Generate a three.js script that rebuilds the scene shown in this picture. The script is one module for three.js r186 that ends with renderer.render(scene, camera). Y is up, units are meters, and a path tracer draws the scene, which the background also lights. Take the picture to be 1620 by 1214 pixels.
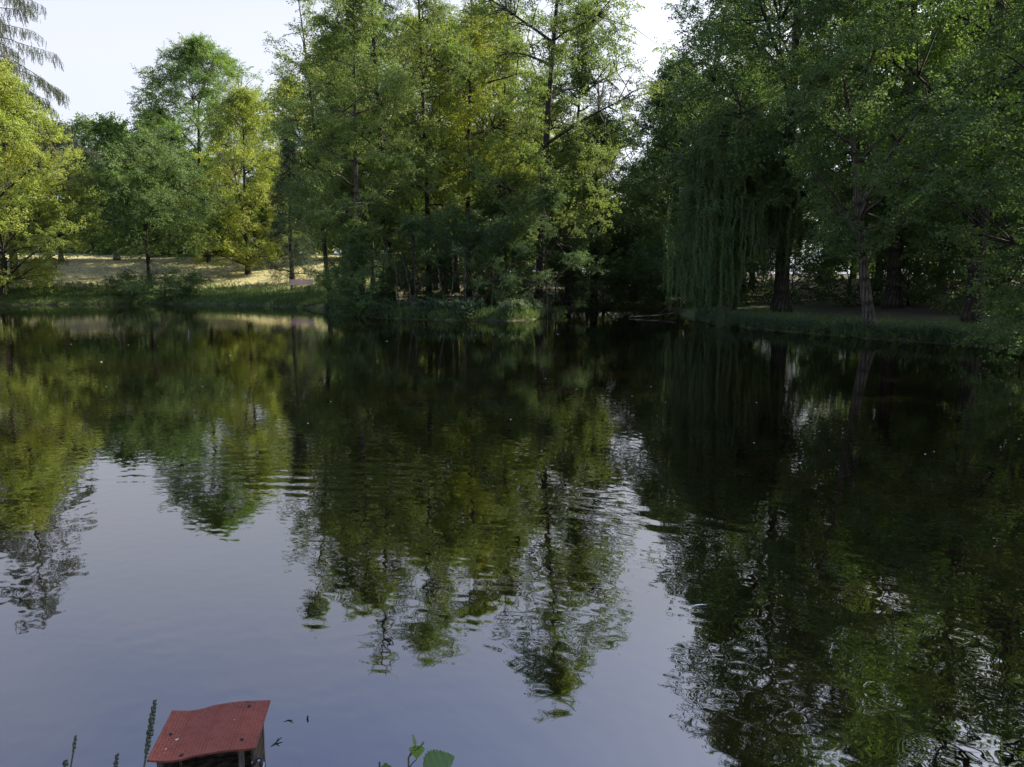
import * as THREE from 'three';
import { mergeGeometries } from 'three/addons/utils/BufferGeometryUtils.js';

// ---------------------------------------------------------------- camera, sky, sun, exposure
const EYE = 2.6, PITCH = THREE.MathUtils.degToRad(7.8);
const scene = new THREE.Scene();
const camera = new THREE.PerspectiveCamera(51, 1024 / 767, 0.1, 3000);
camera.position.set(0, EYE, 0);
camera.lookAt(0, EYE - Math.sin(PITCH), -Math.cos(PITCH));

const renderer = new THREE.WebGLRenderer({ antialias: true });
renderer.setSize(1024, 767);
renderer.toneMapping = THREE.LinearToneMapping;
renderer.toneMappingExposure = 3.1;
renderer.shadowMap.enabled = true;

const SUN_AZ = THREE.MathUtils.degToRad(63), SUN_EL = THREE.MathUtils.degToRad(35);
const sunDir = new THREE.Vector3(Math.sin(SUN_AZ) * Math.cos(SUN_EL), Math.sin(SUN_EL), -Math.cos(SUN_AZ) * Math.cos(SUN_EL));
const sun = new THREE.DirectionalLight(new THREE.Color().setRGB(1.0, 0.90, 0.72), 5.0);
sun.position.copy(sunDir).multiplyScalar(220).add(new THREE.Vector3(-5, 0, -50));
sun.target.position.set(-5, 0, -50);
sun.castShadow = true;
Object.assign(sun.shadow.camera, { left: -110, right: 110, top: 110, bottom: -110, near: 1, far: 500 });
sun.shadow.mapSize.set(4096, 4096);
sun.shadow.bias = -0.0006;
scene.add(sun, sun.target);

// ---------------------------------------------------------------- small maths
function rngOf(seed) {
  let a = (seed * 2654435761) >>> 0;
  return () => {
    a = (a + 0x6D2B79F5) >>> 0;
    let t = Math.imul(a ^ (a >>> 15), 1 | a);
    t = (t + Math.imul(t ^ (t >>> 7), 61 | t)) ^ t;
    return ((t ^ (t >>> 14)) >>> 0) / 4294967296;
  };
}
const clamp = (x, a = 0, b = 1) => Math.min(b, Math.max(a, x));
const smooth = (a, b, x) => { const t = clamp((x - a) / (b - a)); return t * t * (3 - 2 * t); };
const mixn = (a, b, t) => a + (b - a) * t;
function hash2(ix, iy, s) {
  let h = Math.imul(ix, 374761393) ^ Math.imul(iy, 668265263) ^ Math.imul(s, 2147483647 - 58);
  h = Math.imul(h ^ (h >>> 13), 1274126177);
  return ((h ^ (h >>> 16)) >>> 0) / 4294967296;
}
function vnoise(x, y, s = 1, per = 0) {
  const ix = Math.floor(x), iy = Math.floor(y), fx = x - ix, fy = y - iy;
  const u = fx * fx * (3 - 2 * fx), v = fy * fy * (3 - 2 * fy);
  const w = (k) => (per ? ((k % per) + per) % per : k);
  const a = hash2(w(ix), w(iy), s), b = hash2(w(ix + 1), w(iy), s), c = hash2(w(ix), w(iy + 1), s), d = hash2(w(ix + 1), w(iy + 1), s);
  return mixn(mixn(a, b, u), mixn(c, d, u), v);
}
function fbm(x, y, s = 1, oct = 4, per = 0) {
  let r = 0, a = 0.5, n = 0;
  for (let i = 0; i < oct; i++) { r += a * vnoise(x, y, s + i * 17, per); n += a; a *= 0.5; x *= 2; y *= 2; per *= 2; }
  return r / n;
}
const V = (x, y, z) => new THREE.Vector3(x, y, z);
const sp = Math.sin(PITCH), cp = Math.cos(PITCH), FPX = 607 / Math.tan(THREE.MathUtils.degToRad(25.5));
// world x of something seen at picture column px that stands at distance d (picture 1620 wide)
const xAt = (px, d) => ((px - 810) / FPX) * cp * d;
// point on the water level seen at (px, py)
function onWater(px, py, y = 0) {
  const u = (px - 810) / FPX, v = (607 - py) / FPX;
  const t = (y - EYE) / (v * cp - sp);
  return [u * t, -(v * sp + cp) * t];
}

// ---------------------------------------------------------------- sky: pale evening-blue air with thin high cloud
{
  const W = 1024, H = 512, data = new Float32Array(W * H * 4);
  for (let j = 0; j < H; j++) {
    const el = ((j + 0.5) / H - 0.5) * Math.PI, sy = Math.sin(el), cy = Math.cos(el);
    for (let i = 0; i < W; i++) {
      const az = ((i + 0.5) / W - 0.5) * 2 * Math.PI, dx = Math.cos(az) * cy, dz = Math.sin(az) * cy;
      const up = Math.max(0, sy);
      const k = 0.78 * smooth(0.20, 0.62, up) + 0.22 * smooth(0.5, 1, up);   // milky air low down, clear blue above
      let r = mixn(0.98, 0.10, k), g = mixn(1.02, 0.27, k), b = mixn(1.10, 0.80, k);
      const c = dx * sunDir.x + sy * sunDir.y + dz * sunDir.z;
      const glow = 2.2 * Math.pow(Math.max(0, c * 0.5 + 0.5), 8) + 0.9 * Math.pow(Math.max(0, c), 28);
      r += glow * 1.0; g += glow * 0.97; b += glow * 0.86;
      // thin cloud, drawn out in streaks
      const q = 1 / (up + 0.22), px = dx * q, pz = dz * q;
      const cl = smooth(0.48, 0.80, fbm(px * 1.1 + pz * 0.5 + 3.1, pz * 2.3 - px * 0.4 + 7.7, 5, 5)) * 0.35;
      r = mixn(r, 1.02, cl); g = mixn(g, 1.03, cl); b = mixn(b, 1.08, cl);
      const o = (j * W + i) * 4;
      data[o] = r * 0.29; data[o + 1] = g * 0.296; data[o + 2] = b * 0.322; data[o + 3] = 1;
    }
  }
  const t = new THREE.DataTexture(data, W, H, THREE.RGBAFormat, THREE.FloatType);
  t.mapping = THREE.EquirectangularReflectionMapping;
  t.magFilter = t.minFilter = THREE.LinearFilter;
  t.needsUpdate = true;
  scene.background = t;
  scene.environment = t;
}

// ---------------------------------------------------------------- naming helpers
const taken = {};
function numbered(name) {
  const n = taken[name] = (taken[name] ?? -1) + 1;
  return n ? `${name}_${String(n).padStart(3, '0')}` : name;
}
function shadows(m) { m.castShadow = true; m.receiveShadow = true; return m; }
function thing(name, label, category, [x, y, z] = [0, 0, 0], turn = 0, group) {
  const o = new THREE.Group();
  o.name = numbered(name); o.position.set(x, y, z); o.rotation.y = turn;
  o.userData = { label, category };
  if (group) o.userData.group = group;
  scene.add(o);
  return o;
}
function part(name, geometry, material, parent, label) {
  const m = shadows(new THREE.Mesh(geometry, material));
  m.name = name;
  if (label) m.userData.label = label;
  parent.add(m);
  return m;
}
function dataTex(size, fn, { srgb = false, channels = 4 } = {}) {
  const d = new Uint8Array(size * size * 4);
  for (let j = 0; j < size; j++) for (let i = 0; i < size; i++) {
    const c = fn(i / size, j / size), o = (j * size + i) * 4;
    d[o] = clamp(c[0]) * 255; d[o + 1] = clamp(c[1]) * 255; d[o + 2] = clamp(c[2]) * 255; d[o + 3] = 255;
  }
  const t = new THREE.DataTexture(d, size, size);
  t.wrapS = t.wrapT = THREE.RepeatWrapping; t.magFilter = THREE.LinearFilter; t.minFilter = THREE.LinearFilter;
  if (srgb) t.colorSpace = THREE.SRGBColorSpace;
  t.needsUpdate = true;
  return t;
}
const lin = (r, g, b) => new THREE.Color().setRGB(r, g, b);

// ---------------------------------------------------------------- materials
const barkTex = dataTex(256, (u, v) => {
  const f = fbm(u * 16, v * 4, 11, 4, 4), g = fbm(u * 8, v * 8, 23, 3, 8), c = clamp(0.25 + 0.9 * (f - 0.2) + 0.4 * (g - 0.5));
  return [c, c * 0.97, c * 0.92];
}, { srgb: true });
const barkBump = dataTex(256, (u, v) => { const f = fbm(u * 16, v * 4, 11, 4, 4); return [f, f, f]; });
const bark = (r, g, b) => new THREE.MeshStandardMaterial({ color: lin(r, g, b), map: barkTex, bumpMap: barkBump, bumpScale: 0.02, roughness: 0.95 });
const BARK = { dark: bark(0.13, 0.11, 0.09), grey: bark(0.28, 0.25, 0.21), pale: bark(0.5, 0.46, 0.38), larch: bark(0.22, 0.19, 0.17) };
const leafMat = (r, g, b, through = 0.45) => new THREE.MeshPhysicalMaterial({ color: lin(r, g, b), roughness: 0.9, transmission: through, thickness: 0, side: THREE.DoubleSide, specularIntensity: 0.6 });
const LEAF = {
  lime: leafMat(0.270, 0.325, 0.032, 0.5),     // yellow-green
  fresh: leafMat(0.155, 0.260, 0.036, 0.5),
  alder: leafMat(0.180, 0.255, 0.040, 0.5),
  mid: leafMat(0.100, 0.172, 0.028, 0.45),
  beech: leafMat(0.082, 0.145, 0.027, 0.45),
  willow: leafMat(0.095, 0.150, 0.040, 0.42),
  needle: leafMat(0.034, 0.060, 0.028, 0.2),
  larch: leafMat(0.070, 0.090, 0.045, 0.25),
  grass: leafMat(0.095, 0.160, 0.032, 0.4),
  herb: leafMat(0.075, 0.150, 0.034, 0.4),
};

// ---------------------------------------------------------------- shoreline, terrain and water
const shorePts = [
  [-58, -64], onWater(0, 483), onWater(110, 482), onWater(210, 480.5), onWater(330, 482), onWater(430, 485), onWater(490, 489), onWater(520, 497),
  onWater(590, 503), onWater(700, 507), onWater(800, 508), onWater(850, 505), onWater(880, 494), onWater(960, 488), onWater(1050, 490), onWater(1090, 503), onWater(1130, 514),
  onWater(1250, 526), onWater(1380, 537), onWater(1480, 543), [17.6, -27.5], [17.8, -21], [16.6, -13], [13, -6], [7, -2.2], [2.5, -1.9], [-3, -1.7], [-9, -1.9], [-24, -4], [-44, -14], [-60, -32], [-66, -52],
].map(([x, z]) => V(x, 0, z));
const shoreCurve = new THREE.CatmullRomCurve3(shorePts, true, 'catmullrom', 0.4);
const shore = shoreCurve.getPoints(260).slice(0, 260).map((p, i) => [p.x + 0.5 * (fbm(i * 0.35, 3.3, 9, 2) - 0.5), p.z + 0.5 * (fbm(i * 0.35, 9.1, 19, 2) - 0.5)]);
function landDistance(x, z) {   // > 0 on land, < 0 on water, metres from the waterline
  let best = 1e9, inside = false;
  for (let i = 0, n = shore.length, j = n - 1; i < n; j = i++) {
    const [ax, az] = shore[j], [bx, bz] = shore[i], ex = bx - ax, ez = bz - az;
    const t = clamp(((x - ax) * ex + (z - az) * ez) / (ex * ex + ez * ez));
    const dx = x - ax - t * ex, dz = z - az - t * ez, d = dx * dx + dz * dz;
    if (d < best) best = d;
    if ((az > z) !== (bz > z) && x < ((bx - ax) * (z - az)) / (bz - az) + ax) inside = !inside;
  }
  return (inside ? -1 : 1) * Math.sqrt(best);
}
function heightFrom(s, x, z) {
  if (s < 0) return -Math.min(1.8, 0.12 + 0.55 * -s);
  const lip = 0.30 * (1 - Math.exp(-s / 0.35)) + 0.06 * (fbm(x * 0.7, z * 0.7, 31, 3) - 0.5);
  const meadow = smooth(-11, -17, x) * smooth(-50, -62, z), near = smooth(-8, -3, z);
  const rise = 0.04 * Math.min(s, 50) + 0.25 * (fbm(x * 0.06, z * 0.06, 71, 3) - 0.5) * smooth(2, 10, s);
  const riseMeadow = 0.105 * Math.min(s, 8) + 0.165 * clamp(s - 8, 0, 16) + 0.08 * clamp(s - 24, 0, 20) + 0.3 * (fbm(x * 0.09, z * 0.09, 41, 3) - 0.5) * smooth(2, 10, s);
  const riseNear = 0.45 * Math.min(s, 1.6) + 0.03 * Math.max(0, s - 1.6);
  return lip + mixn(mixn(rise, riseMeadow, meadow), riseNear, near);
}
const groundAt = (x, z) => heightFrom(landDistance(x, z), x, z);
{
  const axis = (lo, hi, fineLo, fineHi, step) => {
    const out = [];
    for (let v = fineLo; v <= fineHi + 1e-6; v += step) out.push(v);
    let w = step, v = fineLo;
    while (v > lo) { w *= 1.25; v = Math.max(lo, v - w); out.unshift(v); }
    w = step; v = fineHi;
    while (v < hi) { w *= 1.25; v = Math.min(hi, v + w); out.push(v); }
    return out;
  };
  const xs = axis(-700, 700, -60, 30, 0.6), zs = axis(-900, 300, -104, 4, 0.5);
  const pos = [], uv = [], col = [], idx = [];
  for (const z of zs) for (const x of xs) {
    const s = landDistance(x, z), y = heightFrom(s, x, z);
    pos.push(x, y, z); uv.push(x / 3, z / 3);
    const n1 = fbm(x * 0.23, z * 0.23, 51, 4), n2 = fbm(x * 0.9 + 5, z * 0.9, 53, 3);
    const meadow = smooth(-10, -15, x) * smooth(-58, -66, z) * smooth(-165, -120, z);
    // mown dry meadow on the left, shaded woodland floor elsewhere, grass along the banks
    const dry = smooth(6, 11, s + (n1 - 0.5) * 6) * smooth(-17, -22, x + (n1 - 0.5) * 4);
    const grass = [0.075 + 0.05 * n2, 0.115 + 0.03 * n2, 0.028], straw = [0.44 + 0.14 * n2, 0.40 + 0.12 * n2, 0.24], soil = [0.055 + 0.04 * n2, 0.047 + 0.03 * n2, 0.028];
    const wood = smooth(3.5, 9, s + (n1 - 0.5) * 5);
    let c;
    if (s < 0.1) c = [0.045, 0.038, 0.024];
    else {
      const m = grass.map((g, k) => mixn(g, straw[k], dry * (0.75 + 0.5 * (n2 - 0.5)))), f = grass.map((g, k) => mixn(g, soil[k], wood));
      c = f.map((g, k) => mixn(g, m[k], meadow));
    }
    col.push(...c);
  }
  const nx = xs.length;
  for (let j = 0; j < zs.length - 1; j++) for (let i = 0; i < nx - 1; i++) { const a = j * nx + i; idx.push(a, a + nx, a + 1, a + 1, a + nx, a + nx + 1); }
  const g = new THREE.BufferGeometry();
  g.setAttribute('position', new THREE.Float32BufferAttribute(pos, 3));
  g.setAttribute('uv', new THREE.Float32BufferAttribute(uv, 2));
  g.setAttribute('color', new THREE.Float32BufferAttribute(col, 3));
  g.setIndex(idx); g.computeVertexNormals();
  const soilTex = dataTex(512, (u, v) => { const a = fbm(u * 32, v * 32, 61, 4, 32), b = fbm(u * 120, v * 120, 67, 2, 120), c = 0.62 + 0.5 * (a - 0.5) + 0.55 * (b - 0.5); return [c, c, c * 0.97]; });
  const soilBump = dataTex(512, (u, v) => { const a = fbm(u * 60, v * 60, 63, 3, 60); return [a, a, a]; });
  const ground = shadows(new THREE.Mesh(g, new THREE.MeshStandardMaterial({ color: lin(1.35, 1.35, 1.35), map: soilTex, bumpMap: soilBump, bumpScale: 0.08, vertexColors: true, roughness: 1 })));
  ground.name = 'ground';
  ground.userData = { kind: 'structure', label: 'grassy bank, dry meadow and woodland floor around the pond', category: 'ground' };
  scene.add(ground);
}
{
  // the pond: dark, peaty water, nearly still: a train of small ring waves, a ruffled patch, and fine ripples everywhere
  const N = 2048, S = 60, X0 = -38, Z0 = -58, data = new Float32Array(N * N * 4), r = rngOf(77);
  const train = (count, lo, hi, slope) => Array.from({ length: count }, () => {
    const L = lo * Math.pow(hi / lo, r()), a = r() * Math.PI * 2, kk = (2 * Math.PI) / L;
    return [Math.cos(a) * kk, Math.sin(a) * kk, r() * 6.28, (L / (2 * Math.PI)) * slope];
  });
  const swell = train(12, 0.3, 0.9, 0.00045), ruffle = train(22, 0.13, 0.4, 0.0016);
  const A = 0.012;   // metres from black to white
  for (let j = 0; j < N; j++) {
    const z = Z0 + ((j + 0.5) / N) * S;
    for (let i = 0; i < N; i++) {
      const x = X0 + ((i + 0.5) / N) * S;
      let h = 0;
      if (x < 20 && z < -1.5) {
        const wob = fbm(x * 0.18, z * 0.18, 91, 2), wob2 = fbm(x * 0.5 + 9, z * 0.5, 95, 2);
        for (const [kx, kz, ph, a] of swell) h += a * Math.sin(kx * x + kz * z + ph);
        const rf = 0.12 + 0.5 * smooth(0.45, 0.75, fbm(x * 0.10 + 4, z * 0.14, 97, 3)) + 0.36 * smooth(0.3, 2.5, x) * smooth(-11, -6, z);
        let q = 0;
        for (const [kx, kz, ph, a] of ruffle) q += a * Math.sin(kx * x + kz * z + ph);
        h += rf * q;
        const rr = Math.hypot((x + 4.4) * 0.95, z + 2.0) + (wob - 0.5) * 1.6;
        const band = smooth(7.2, 8.2, rr) * smooth(10.8, 8.6, rr);
        h += band * smooth(0.42, 0.72, wob2) * 0.0017 * Math.sin(rr * 16.0 + 5 * wob2);
      }
      const o = (j * N + i) * 4;
      data[o] = data[o + 1] = data[o + 2] = 0.5 + h / A; data[o + 3] = 1;
    }
  }
  const floatTex = (d, n, wrap) => { const t = new THREE.DataTexture(d, n, n, THREE.RGBAFormat, THREE.FloatType); t.magFilter = t.minFilter = THREE.LinearFilter; t.wrapS = t.wrapT = wrap; t.needsUpdate = true; return t; };
  const bump = floatTex(data, N, THREE.ClampToEdgeWrapping);
  // fine ripples, 7 m tile: whole numbers of waves in each direction
  const M = 1024, TILE = 7, nd = new Float32Array(M * M * 4), fine = [];
  for (let k = 0; k < 40; k++) { const a = r() * 6.28, m = TILE / (0.07 * Math.pow(4.5, r())); fine.push([Math.round(m * Math.cos(a) * 0.8), Math.round(m * Math.sin(a)), r() * 6.28, 0.0008]); }
  for (let j = 0; j < M; j++) for (let i = 0; i < M; i++) {
    let gx = 0, gz = 0;
    for (const [kx, kz, ph, a] of fine) { const w = a * Math.cos(2 * Math.PI * (kx * i + kz * j) / M + ph), m = Math.hypot(kx, kz); gx += (w * kx) / m; gz += (w * kz) / m; }
    const o = (j * M + i) * 4;
    nd[o] = 0.5 - gx * 0.5; nd[o + 1] = 0.5 - gz * 0.5; nd[o + 2] = 1; nd[o + 3] = 1;
  }
  const ripple = floatTex(nd, M, THREE.RepeatWrapping); ripple.repeat.set(S / TILE, S / TILE);
  const W = 150, g = new THREE.PlaneGeometry(W, W, 10, 10); g.rotateX(-Math.PI / 2); g.translate(-20, 0, -30);
  const p = g.attributes.position, uv = g.attributes.uv;
  for (let i = 0; i < p.count; i++) uv.setXY(i, (p.getX(i) - X0) / S, (p.getZ(i) - Z0) / S);
  const water = new THREE.Mesh(g, new THREE.MeshPhysicalMaterial({ color: lin(0.0038, 0.0030, 0.0014), roughness: 0.012, ior: 2.3, specularIntensity: 1.4, bumpMap: bump, bumpScale: A, normalMap: ripple }));
  water.name = 'water'; water.receiveShadow = true;
  water.userData = { kind: 'structure', label: 'dark still pond water with fine ripples', category: 'water' };
  scene.add(water);
}

// ---------------------------------------------------------------- mesh tools
function tube(points, radii, radial = 6) {   // a tapered limb through points, uv in metres
  const n = points.length, pos = [], nor = [], uv = [], idx = [];
  let along = 0;
  const ref = V(0.31, 0.17, 0.93).normalize(), t = V(), a = V(), b = V();
  for (let i = 0; i < n; i++) {
    t.copy(points[Math.min(n - 1, i + 1)]).sub(points[Math.max(0, i - 1)]).normalize();
    a.crossVectors(t, ref).normalize(); b.crossVectors(t, a);
    if (i) along += points[i].distanceTo(points[i - 1]);
    for (let k = 0; k <= radial; k++) {
      const w = (k / radial) * Math.PI * 2, cx = Math.cos(w), sx = Math.sin(w);
      const nx = a.x * cx + b.x * sx, ny = a.y * cx + b.y * sx, nz = a.z * cx + b.z * sx;
      pos.push(points[i].x + nx * radii[i], points[i].y + ny * radii[i], points[i].z + nz * radii[i]);
      nor.push(nx, ny, nz); uv.push((k / radial) * Math.max(0.25, radii[0] * 6.28), along);
    }
  }
  for (let i = 0; i < n - 1; i++) for (let k = 0; k < radial; k++) { const p = i * (radial + 1) + k, q = p + radial + 1; idx.push(p, p + 1, q, p + 1, q + 1, q); }
  const g = new THREE.BufferGeometry();
  g.setAttribute('position', new THREE.Float32BufferAttribute(pos, 3));
  g.setAttribute('normal', new THREE.Float32BufferAttribute(nor, 3));
  g.setAttribute('uv', new THREE.Float32BufferAttribute(uv, 2));
  g.setIndex(idx);
  return g;
}
class Leaves {   // gathers single leaves into one small spray
  constructor(slim = false) { this.pos = []; this.idx = []; this.slim = slim; }
  // a leaf: base point, direction, normal, length, width; folded a little along its midrib
  add(p, dir, nrm, L, W, fold = 0.18) {
    const d = dir.clone().normalize(), s = V().crossVectors(d, nrm).normalize(), n = V().crossVectors(s, d);
    const o = this.pos.length / 3, at = (u, w, h) => this.pos.push(p.x + d.x * u + s.x * w + n.x * h, p.y + d.y * u + s.y * w + n.y * h, p.z + d.z * u + s.z * w + n.z * h);
    if (this.slim) { at(0, 0, 0); at(L * 0.5, W * 0.5, W * fold); at(L, 0, -L * 0.1); at(L * 0.5, -W * 0.5, W * fold); this.idx.push(o, o + 1, o + 3, o + 1, o + 2, o + 3); return; }
    at(0, 0, 0); at(L * 0.35, W * 0.5, W * fold); at(L * 0.75, W * 0.36, W * fold * 0.6); at(L, 0, -L * 0.1); at(L * 0.75, -W * 0.36, W * fold * 0.6); at(L * 0.35, -W * 0.5, W * fold);
    this.idx.push(o, o + 1, o + 5, o + 1, o + 2, o + 5, o + 2, o + 4, o + 5, o + 2, o + 3, o + 4);
  }
  strip(points, w) {   // a twig as a narrow three-sided strip
    for (let i = 0; i < points.length - 1; i++) {
      const a = points[i], b = points[i + 1], o = this.pos.length / 3;
      this.pos.push(a.x - w, a.y, a.z, a.x + w, a.y, a.z, a.x, a.y + w * 1.6, a.z, b.x - w, b.y, b.z, b.x + w, b.y, b.z, b.x, b.y + w * 1.6, b.z);
      this.idx.push(o, o + 3, o + 1, o + 1, o + 3, o + 4, o + 1, o + 4, o + 2, o + 2, o + 4, o + 5, o + 2, o + 5, o, o, o + 5, o + 3);
    }
  }
  build() {
    const g = new THREE.BufferGeometry();
    g.setAttribute('position', new THREE.Float32BufferAttribute(this.pos, 3));
    g.setIndex(this.idx);
    const ng = g.toNonIndexed(); ng.computeVertexNormals();
    return ng;
  }
}
// a leafy bough end, about R in radius: twigs fan out from its middle and carry the leaves in loose layers
function clumpGeometry(seed, { n = 230, R = 0.85, leaf = 0.12, wide = 0.78, flat = 0.85, tilt = 1.15, twigs = 11, full = false } = {}) {
  const r = rngOf(seed), L = new Leaves(!full);
  for (let k = 0; k < twigs; k++) {
    const a = k * 2.39996 + r() * 0.8, up = (r() - 0.4) * 1.9, d = V(Math.cos(a), up * flat, Math.sin(a)), len = R * (0.65 + 0.5 * r());
    const at = (t) => V(d.x * len * t, d.y * len * t - 0.12 * len * t * t, d.z * len * t);
    L.strip([at(0), at(0.55), at(1)], 0.006);
    const m = Math.round(n / twigs);
    for (let i = 0; i < m; i++) {
      const t = 0.2 + 0.85 * Math.pow((i + r()) / m, 0.8), p = at(t), w = 0.34 * R * (1.1 - 0.5 * t);
      p.x += (r() + r() - 1) * w; p.z += (r() + r() - 1) * w; p.y += (r() + r() - 1) * w * 0.75;
      const b = a + (r() - 0.5) * 2.6;
      L.add(p, V(Math.cos(b), 0.25 - 1.1 * r(), Math.sin(b)), V((r() - 0.5) * 2 * tilt, 1, (r() - 0.5) * 2 * tilt).normalize(), leaf * (0.7 + 0.6 * r()), leaf * wide * (0.75 + 0.5 * r()));
    }
  }
  return L.build();
}
const SPRAY = {
  broad: [1, 2, 3, 4].map((s) => clumpGeometry(s, {})),
  far: [5, 6, 7].map((s) => clumpGeometry(s, { n: 170, leaf: 0.16 })),
  huge: [18, 19].map((s) => clumpGeometry(s, { n: 170, leaf: 0.15, R: 0.8 })),
  near: [8, 9, 10, 11].map((s) => clumpGeometry(s, { n: 290, leaf: 0.10, R: 0.8, full: true, twigs: 13 })),
  fine: [12, 13].map((s) => clumpGeometry(s, { n: 420, leaf: 0.085, wide: 0.35, R: 0.75, tilt: 1.0, twigs: 15 })),
};
// a hanging whip of a willow, 1 m long, downwards from its origin
function whipGeometry(seed, { n = 34, leaf = 0.13, wide = 0.2, len = 1.05, flare = 0.75 } = {}) {
  const r = rngOf(seed), L = new Leaves(), bx = (r() - 0.5) * 0.16, bz = (r() - 0.5) * 0.16;
  const at = (t) => V(bx * t * t, -len * t, bz * t * t);
  L.strip([0, 0.5, 1].map(at), 0.004);
  for (let i = 0; i < n; i++) {
    const p = at((i + r()) / n), a = r() * 6.28;
    L.add(p, V(Math.cos(a) * flare, -1, Math.sin(a) * flare), V(-Math.sin(a), 0.3, Math.cos(a)), leaf * (0.8 + 0.5 * r()), leaf * wide * 1.3);
  }
  return L.build();
}
const WHIP = [21, 22, 23].map((s) => whipGeometry(s));
// hanging larch twigs: thin, with tiny tufts
const LARCHTWIG = [31, 32].map((s) => whipGeometry(s, { n: 30, leaf: 0.085, wide: 0.35, len: 0.9 }));

const UP = V(0, 1, 0);
const M4 = new THREE.Matrix4();
function orient(p, dir, nrm, s) {   // +z along dir, +y near nrm
  const z = dir.clone().normalize(), x = V().crossVectors(nrm, z).normalize(), y = V().crossVectors(z, x);
  return new THREE.Matrix4().makeBasis(x.multiplyScalar(s), y.multiplyScalar(s), z.multiplyScalar(s)).setPosition(p);
}
let SPRAYS = 0;
// foliage: bundles of sprays, one InstancedMesh for each variant of the spray, all parts of the tree
function foliage(name, list, geometries, material, parent, tintVar, r) {
  SPRAYS += list.length;
  const col = new THREE.Color();
  geometries.forEach((g, k) => {
    const mine = list.filter((_, i) => i % geometries.length === k);
    if (!mine.length) return;
    const im = shadows(new THREE.InstancedMesh(g, material, mine.length));
    im.name = name; im.userData.kind = 'stuff';
    mine.forEach((m, i) => {
      im.setMatrixAt(i, m);
      const a = 1 + (r() - 0.5) * tintVar, b = 1 + (r() - 0.5) * tintVar * 0.6;
      im.setColorAt(i, col.setRGB(a * b, a, a / b));
    });
    parent.add(im);
  });
}
function limbPath(p0, dir, len, { rise = 0, wig = 0.12, seg = 6 }, r) {
  const pts = [p0.clone()], d = dir.clone().normalize(), p = p0.clone(), st = len / seg;
  for (let i = 0; i < seg; i++) {
    d.x += (r() - 0.5) * wig * 2; d.z += (r() - 0.5) * wig * 2; d.y += (r() - 0.5) * wig + rise / seg;
    d.normalize(); p.addScaledVector(d, st); pts.push(p.clone());
  }
  return pts;
}
const along = (pts, t) => { const f = clamp(t, 0, 0.9999) * (pts.length - 1), i = Math.floor(f); return pts[i].clone().lerp(pts[i + 1], f - i); };
function noise3(x, y, z, s) {
  const k = Math.floor(y), f = y - k, u = f * f * (3 - 2 * f);
  return mixn(vnoise(x + k * 17.3, z + k * 5.7, s), vnoise(x + (k + 1) * 17.3, z + (k + 1) * 5.7, s), u);
}
const PROFILE = {   // crown half-width against height in the crown, 0 base to 1 top
  round: (t) => Math.pow(Math.max(0, Math.sin(Math.PI * (0.10 + 0.90 * Math.pow(t, 0.85)))), 0.6),
  dome: (t) => Math.pow(Math.max(0, 1 - Math.pow(Math.max(0, t - 0.1) / 0.9, 2.0)), 0.55) * (0.7 + 0.3 * smooth(0, 0.2, t)),
  alder: (t) => (0.8 + 0.2 * Math.sin(Math.PI * Math.min(1, t * 1.2))) * Math.pow(Math.max(0, 1 - t * t * t * 0.85), 0.8),
  cone: (t) => 1.0 - 0.94 * t,
  shrub: (t) => Math.pow(Math.max(0, 1 - Math.pow(Math.max(0, t - 0.25) / 0.78, 2.4)), 0.55),
};
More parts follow.
